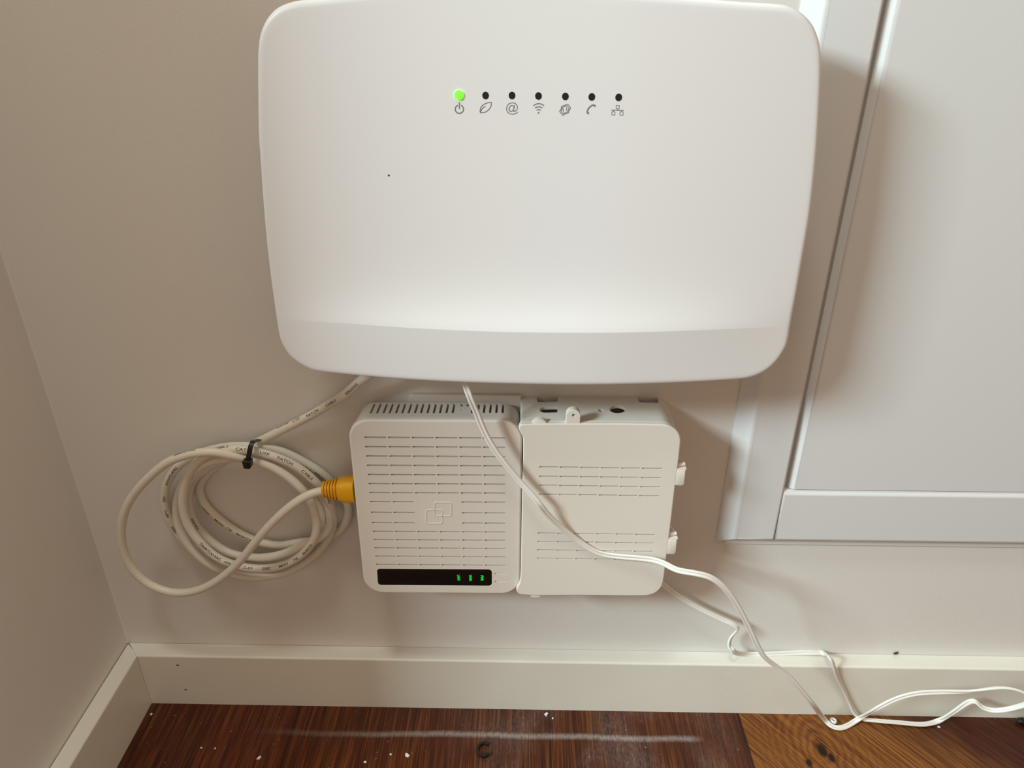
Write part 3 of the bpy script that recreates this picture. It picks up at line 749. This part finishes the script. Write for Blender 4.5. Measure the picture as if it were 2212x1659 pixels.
def build_cable():
    root = empty('network_cable', P(470, 1280, .0))
    tag(root, 'off-white coiled network cable with a yellow boot, hanging left of the terminal box', 'cable')
    bm = bmesh.new(); tube(bm, cpath, CR, 16); obj('jacket', bm, M_cable, root, 60)
    # printed lettering wrapped on the jacket, read against the run of the path
    acc = [0.0]
    for a, b in zip(cpath, cpath[1:]): acc.append(acc[-1] + (b - a).length)
    def at(s):
        lo, hi = 0, len(acc) - 1
        s = min(max(s, 0), acc[-1] - 1e-6)
        while hi - lo > 1:
            m = (lo + hi) // 2
            if acc[m] <= s: lo = m
            else: hi = m
        t = (s - acc[lo]) / (acc[hi] - acc[lo]); p = cpath[lo].lerp(cpath[hi], t)
        i0 = max(lo - 2, 0); i1 = min(hi + 2, len(cpath) - 1)
        return p, (cpath[i1] - cpath[i0]).normalized()
    def place(body, seg, x, y, roll=0.0, size=.0025, wide=1.32):
        a = marks[seg] * NS; keys = list(marks); b = marks[keys[keys.index(seg) + 1]] * NS
        tx, ty = 230 + x / KC, 780 + y / KC
        best = min(range(max(a - 8, 0), min(b + 8, len(cpath) - 1)), key=lambda i: (proj(cpath[i])[0] - tx) ** 2 + (proj(cpath[i])[1] - ty) ** 2)
        s0 = acc[best]
        def mp(u, v):
            p, t = at(s0 - u * wide)
            rd = -t                                   # reading direction
            view = (CAM - p).normalized(); n0 = (view - t * view.dot(t)).normalized()
            upd = n0.cross(rd)                        # up direction of the letters
            ang = v / CR + roll
            return p + (n0 * cos(ang) + upd * sin(ang)) * (CR + .00004)
        me = text_mesh(body, size, mp, 1, bold=.00003)
        link('printed_lettering', me, M_ink, root, 0)
    place('EEKSONG', 'tail', 1640, 167, -.15)
    place('CABLE', 'tail', 1502, 265, .0)
    place('PATCH', 'tail', 1380, 340, .25)
    place('UTP', 'tail', 1275, 397, .65)
    place('CAT5e', 'tail', 1190, 442, 1.15)
    place('CAT5e', 'l3', 915, 592, 0)
    place('568B.2', 'l3', 770, 585, .75)
    place('UTP', 'l2', 1050, 622, 0)
    place('PATCH', 'l2', 1175, 680, 0)
    place('CABLE', 'l2', 1308, 765, -.1)
    place('EEKSONG', 'l2', 1435, 890, -.1)
    place('PATCH CABLE', 'l5', 1270, 655, -1.1)
    place('EEKSONG', 'l5', 1440, 770, -1.0)
    place('EEKSONG', 'big', 525, 610, 1.0)
    place('24AWG/4PRS', 'l1', 440, 755, 0)
    place('30V', 'l1', 377, 900, 0)
    place('60°C', 'l1', 390, 1005, 0)
    place('2835', 'l1', 440, 1110, .1)
    place('24AWG/4PRS', 'l3', 690, 1255, .1)
    place('30V', 'l3', 815, 1330, .1)
    place('60°C', 'l3', 950, 1368, 0)
    place('2835', 'l3', 1072, 1370, 0)
    place('AWM', 'l3', 1186, 1350, 0)
    place('ЯU', 'l3', 1270, 1305, 0)
    place('E254598', 'l3', 1345, 1235, .1)
    place('E254598', 'l5', 915, 1155, .5)
    place('ЯU', 'l5', 820, 1110, .6)
    place('AWM', 'l5', 757, 1060, .9)
    place('2835', 'l5', 680, 985, 1.1)
    place('TIA/EIA', 'l4', 568, 1080, .3)
    place('4PRS', 'l2', 560, 700, .5)
    # yellow ribbed boot and plug entering the terminal's left side
    end = P(697, 1057, .0228); tip = P(767, 1056, .0220)
    ax = (tip - end); Lb = ax.length; ax.normalize()
    yv = Vector((0, -1, 0)); yv = (yv - ax * yv.dot(ax)).normalized(); zv = ax.cross(yv)
    if zv.z < 0: zv = -zv
    def section(s, hy, hz, k=.35):           # octagonal / rounded box
        c = end + ax * s; out = []
        for q_ in range(24):
            a = 2 * pi * q_ / 24; cx_, sx_ = cos(a), sin(a)
            e = 2 - k * 1.3 if False else .62
            out.append(c + yv * hy * (abs(cx_) ** e) * (1 if cx_ >= 0 else -1) + zv * hz * (abs(sx_) ** e) * (1 if sx_ >= 0 else -1))
        return out
    mm = .001; prof = []
    s = 0.0
    prof.append((0, 2.9 * mm, 2.9 * mm)); prof.append((.25 * mm, 4.6 * mm, 4.9 * mm))
    ribs = 5; rw = 1.95 * mm
    for k in range(ribs):
        h = (4.9 + .40 * k) * mm; x = .5 * mm + k * rw
        prof += [(x, h * .94, h), (x + rw * .58, h * .97, h + .2 * mm), (x + rw * .66, h * .80, h * .80), (x + rw * .94, h * .80, h * .80)]
    x = .5 * mm + ribs * rw
    prof += [(x, 6.0 * mm, 6.9 * mm), (x + 2.5 * mm, 6.8 * mm, 8.0 * mm), (x + 5.5 * mm, 7.2 * mm, 8.5 * mm), (x + 8 * mm, 7.2 * mm, 8.4 * mm), (Lb, 7.2 * mm, 8.3 * mm)]
    bm = bmesh.new(); rings = [[bm.verts.new(v) for v in section(*p)] for p in prof]
    for a, b in zip(rings, rings[1:]):
        for k in range(24): bm.faces.new((a[k], a[(k + 1) % 24], b[(k + 1) % 24], b[k]))
    bm.faces.new(rings[0][::-1]); bm.faces.new(rings[-1])
    boot = obj('boot', bm, M_yellow, root, 30); boot['label'] = 'yellow ribbed boot'
build_cable()

# ------------------------------------------------------------------ cable tie
def build_tie():
    c = cp(937, 605, .014)
    root = empty('cable_tie', c); tag(root, 'small black plastic cable tie strapped round the top of the coiled cable', 'cable tie')
    t = Vector((1, 0, -.10)).normalized()
    # loop in the plane across the cable run
    top = P(541, 955, .012); bot = P(534, 1004, .017)
    zc = (top.z + bot.z) / 2; hz = (top.z - bot.z) / 2
    loop2d = roundpoly([Vector((.003, P(534, 985, .003).z)), Vector((.0290, P(534, 1008, .029).z)), Vector((.0290, P(543, 955, .029).z)), Vector((.003, P(541, 948, .003).z))], [.004, .003, .003, .004], 8)
    xa, xb = P(543, 955, .029), P(534, 1004, .029)
    path = [Vector((xb.x + (xa.x - xb.x) * (q_.y - xb.z) / (xa.z - xb.z), -q_.x, q_.y)) for q_ in loop2d]
    sec = [(-.00145, -.0005), (.00145, -.0005), (.00145, .0005), (-.00145, .0005)]
    bm = bmesh.new(); sweep(bm, path, sec, lambda i, tt: t, closed=True); obj('strap', bm, M_tie, root, 40)
    h = P(533.5, 1003, .031)
    bm = bmesh.new(); prism(bm, roundpoly([Vector((h.x - .0026, h.z + .0026)), Vector((h.x + .0028, h.z + .0026)), Vector((h.x + .0024, h.z - .0028)), Vector((h.x - .0022, h.z - .0028))], [.0004, .0004, .0013, .0013], 4), .0275, .0325, .0007, 3)
    obj('locking_head', bm, M_tie, root, 32)
build_tie()

# ------------------------------------------------------------------ twin flat cord from the router over the boxes to the floor and back
def build_cord():
    Z = .0018
    c = [(P(985, 770, .036), 0), (P(1001, 818, .041), 0), (P(1012, 850, .045), 0), (P(1030, 893, .0475), 0), (P(1045, 930, .0475), 5), (P(1066, 968, .0475), 5), (P(1092, 1003, .047), 10), (P(1125, 1043, .0475), 5),
         (P(1152, 1073, .049), 0), (P(1166, 1090, .0495), 0), (P(1180, 1108, .047), 0), (P(1212, 1139, .0425), 0), (P(1250, 1169, .0395), 0), (P(1285, 1191, .0392), 10), (P(1312, 1199, .0395), 15), (P(1360, 1204, .040), 10), (P(1408, 1209, .0415), 0),
         (P(1432, 1216, .044), 0), (P(1462, 1231, .048), 0), (P(1500, 1238, .051), 0), (P(1532, 1246, .052), 0), (P(1560, 1265, .052), 10), (P(1588, 1300, .051), 15), (P(1614, 1348, .049), 20), (P(1638, 1398, .047), 30),
         (P(1652, 1420, .046), 40), (P(1672, 1436, .045), 30), (P(1700, 1458, .0445), 0), (P(1730, 1491, .044), 0), (P(1760, 1527, .0415), 0), (PZ(1783, 1556, .005), 0), (PZ(1796, 1568, Z + .0005), 0), (PZ(1811, 1572.5, Z), 20), (PZ(1828, 1569, Z), 30), (PZ(1856, 1552, .0045), 0),
         (P(1890, 1533, .033), 0), (P(1935, 1510, .033), 0), (P(1980, 1498, .033), 0), (P(2030, 1495, .034), 0), (P(2090, 1494, .036), 40), (P(2120, 1490, .037), 65), (P(2165, 1485.5, .039), 70), (P(2195, 1490, .041), 70), (P(2222, 1503, .043), 70),
         (P(2228, 1514, .043), 70), (P(2205, 1525, .040), 70), (P(2150, 1535, .034), 65), (P(2122, 1528, .030), 60), (P(2106, 1515, .027), 60), (P(2092, 1517, .025), 20), (P(2062, 1537, .023), 0), (PZ(2030, 1556, .0035), 0), (PZ(1998, 1564.5, Z), 0), (PZ(1940, 1560.5, Z), 10), (PZ(1885, 1556, Z), 20), (PZ(1862, 1553.5, Z), 30),
         (P(1846, 1541, .0170), 45), (P(1836, 1520, .0155), 50), (P(1824, 1492, .0150), 40), (P(1808, 1462, .0160), 40), (P(1799, 1433, .0165), 50), (P(1793, 1420, .0145), 50), (PZ(1779, 1411, HB + .0026), 60), (PZ(1755, 1409, HB + .0022), 20), (PZ(1700, 1411, HB + .0016), 0), (PZ(1650, 1413, HB + .0014), 0), (PZ(1605, 1412.5, HB + .0014), 0), (P(1584, 1406, .0125), 20),
         (P(1575.5, 1395, .0105), 50), (P(1578, 1379, .0095), 50), (P(1588, 1366, .0105), 60), (P(1594, 1357, .0120), 60), (P(1583, 1348, .0115), 20), (P(1560, 1338, .0105), 0), (P(1528, 1323, .0095), 0), (P(1490, 1303, .0085), 0), (P(1455, 1281, .0085), 0), (P(1428, 1258, .0075), 0), (P(1412, 1238, .005), 0)]
    for i in range(3, 15): p = c[i][0]; k_ = (.037 + (-p.y - .037) * .62) if i > 6 else (.035 + (-p.y - .035) * .72); ray_ = (p - CAM); p.xyz = CAM + ray_ * ((-k_ - CAM.y) / ray_.y)
    pts = catmull([p for p, _ in c], 8)
    tw = []
    for i in range(len(c) - 1):
        for k in range(8): tw.append(c[i][1] + (c[i + 1][1] - c[i][1]) * k / 8)
    tw.append(c[-1][1])
    pts = smooth_path(pts, 4)
    # keep the cord out of walls, skirting and floor
    for p in pts:
        if p.z < HB + .0008 and -p.y < TB + .0014 and p.z < HB - .002: p.y = -(TB + .0014)
        if p.z < .0014: p.z = .0014
        if -p.y < .0014: p.y = -.0014
    r, o = .00096, .00104
    sec = []
    for k in range(15): a = radians(-142 + 284 * k / 14); sec.append((o + r * cos(a), r * sin(a)))
    for k in range(15): a = radians(38 + 284 * k / 14); sec.append((-o + r * cos(a), r * sin(a)))
    prev = [None]
    def side(i, t):
        p = pts[i]; view = (CAM - p).normalized()
        if p.z < .006: n = Vector((0, 0, 1)).lerp(Vector((0, -1, 0)), min(max((p.z - .002) / .004, 0), 1) * .6).normalized()
        else: n = (Vector((0, -1, .35))).normalized()
        a = t.cross(n)
        if a.length < .2: a = t.cross(view)
        a.normalize()
        a = a * cos(radians(tw[i])) + t.cross(a) * sin(radians(tw[i]))
        if prev[0] is not None:
            if a.dot(prev[0]) < 0: a = -a
            a = (a * .45 + prev[0] * .55); a = (a - t * a.dot(t)).normalized()
        prev[0] = a; return a
    bm = bmesh.new(); sweep(bm, pts, sec, side)
    o_ = obj('flat_cord', bm, M_cord, None, 50)
    tag(o_, 'thin white flat cord from under the router across both boxes to the floor and back', 'cord')
build_cord()

# ------------------------------------------------------------------ small things on the floor
c = PZ(1799, 1561, 0)
bm = bmesh.new(); prof = [(.0010, .0030), (.0016, .0036), (.0024, .0032), (.0028, .0021), (.0025, .0008), (.0018, .0001), (.0010, .0001), (.0008, .0015)]
for k in range(20):
    pass
rings = []
for k in range(20):
    a = 2 * pi * k / 20; rings.append([bm.verts.new((c.x + r * cos(a), c.y + r * sin(a), z)) for r, z in prof])
for k in range(20):
    A, B = rings[k], rings[(k + 1) % 20]
    for j in range(len(prof)): bm.faces.new((A[j], A[(j + 1) % len(prof)], B[(j + 1) % len(prof)], B[j]))
tag(obj('cable_bead', bm, M_cord, None, 50), 'small round white plastic bead on the floor inside the bend of the cord', 'bead')

c = PZ(1045, 1622, 0)
bm = bmesh.new(); pth = [Vector((c.x + .0048 * cos(radians(a)) * (1.0 if a < 250 else .95), c.y + .0056 * sin(radians(a)), .0013)) for a in range(48, 318, 9)]
sweep(bm, pth, [(-.0008, -.0012), (.0008, -.0012), (.0009, .0010), (-.0009, .0010)], lambda i, t: Vector((0, 0, 1)).cross(t))
e = pth[-1]; add_box(bm, e.x - .0014, e.x + .0012, e.y - .0008, e.y + .0012, .0001, .0026)
tag(obj('plastic_ring_clip', bm, M_tie, None, 40), 'small broken C-shaped black plastic clip lying on the dark floorboards', 'clip')

c = PZ(2206, 1561, 0)
bm = bmesh.new(); bmesh.ops.create_icosphere(bm, subdivisions=3, radius=.0033, matrix=Matrix.Translation((c.x, c.y - .0004, .0024)) @ Matrix.Diagonal((1.3, .9, .7, 1)))
for v in bm.verts: v.co += (v.co - c).normalized() * .0005 * sin(v.co.x * 2300) * cos(v.co.z * 1900)
tag(obj('black_plastic_bit', bm, M_black, None, 60), 'shiny black plastic lump on the floor against the skirting at the right edge', 'debris')

flakes = [(1180, 1543, .0015, 1.4, 'white plaster flake by the skirting, straight below the joint of the two white boxes'),
          (559, 1637, .0013, 1.5, 'largest white paint flake on the dark boards near the left corner'),
          (327, 1543, .0010, 1.0, 'round white paint flake in the floor corner beside the left skirting'),
          (435, 1616, .0007, 1.3, 'small white paint flake in the dark streak left of the largest flake'),
          (465, 1617, .0008, 1.0, 'ragged pale paint flake just right of the dark streak on the left boards'),
          (844, 1630, .0010, 1.0, 'white paint flake on the boards, upper left of a cluster of crumbs'),
          (880, 1632, .0016, 1.5, 'ragged cluster of white plaster crumbs left of the black clip'),
          (789, 1646, .0010, 1.2, 'pale paint flake near the bottom edge, second crumb left of the black clip'),
          (2028, 1571, .0012, .7, 'tiny white paint flake on the dark end of the pale board under the cord'),
          (1194, 1552, .0008, 1.0, 'tiny pale crumb just below the plaster flake at the skirting')]
for px, py, r, el, lab in flakes:
    c = PZ(px, py, 0); bm = bmesh.new(); fleck(bm, c + Vector((0, 0, .00006)), Vector((0, 0, 1)), r, .0005, el, rnd.uniform(0, 3))
    tag(obj('paint_flake', bm, M_flake, None, 20), lab, 'paint flake', 'paint flakes on the floor')
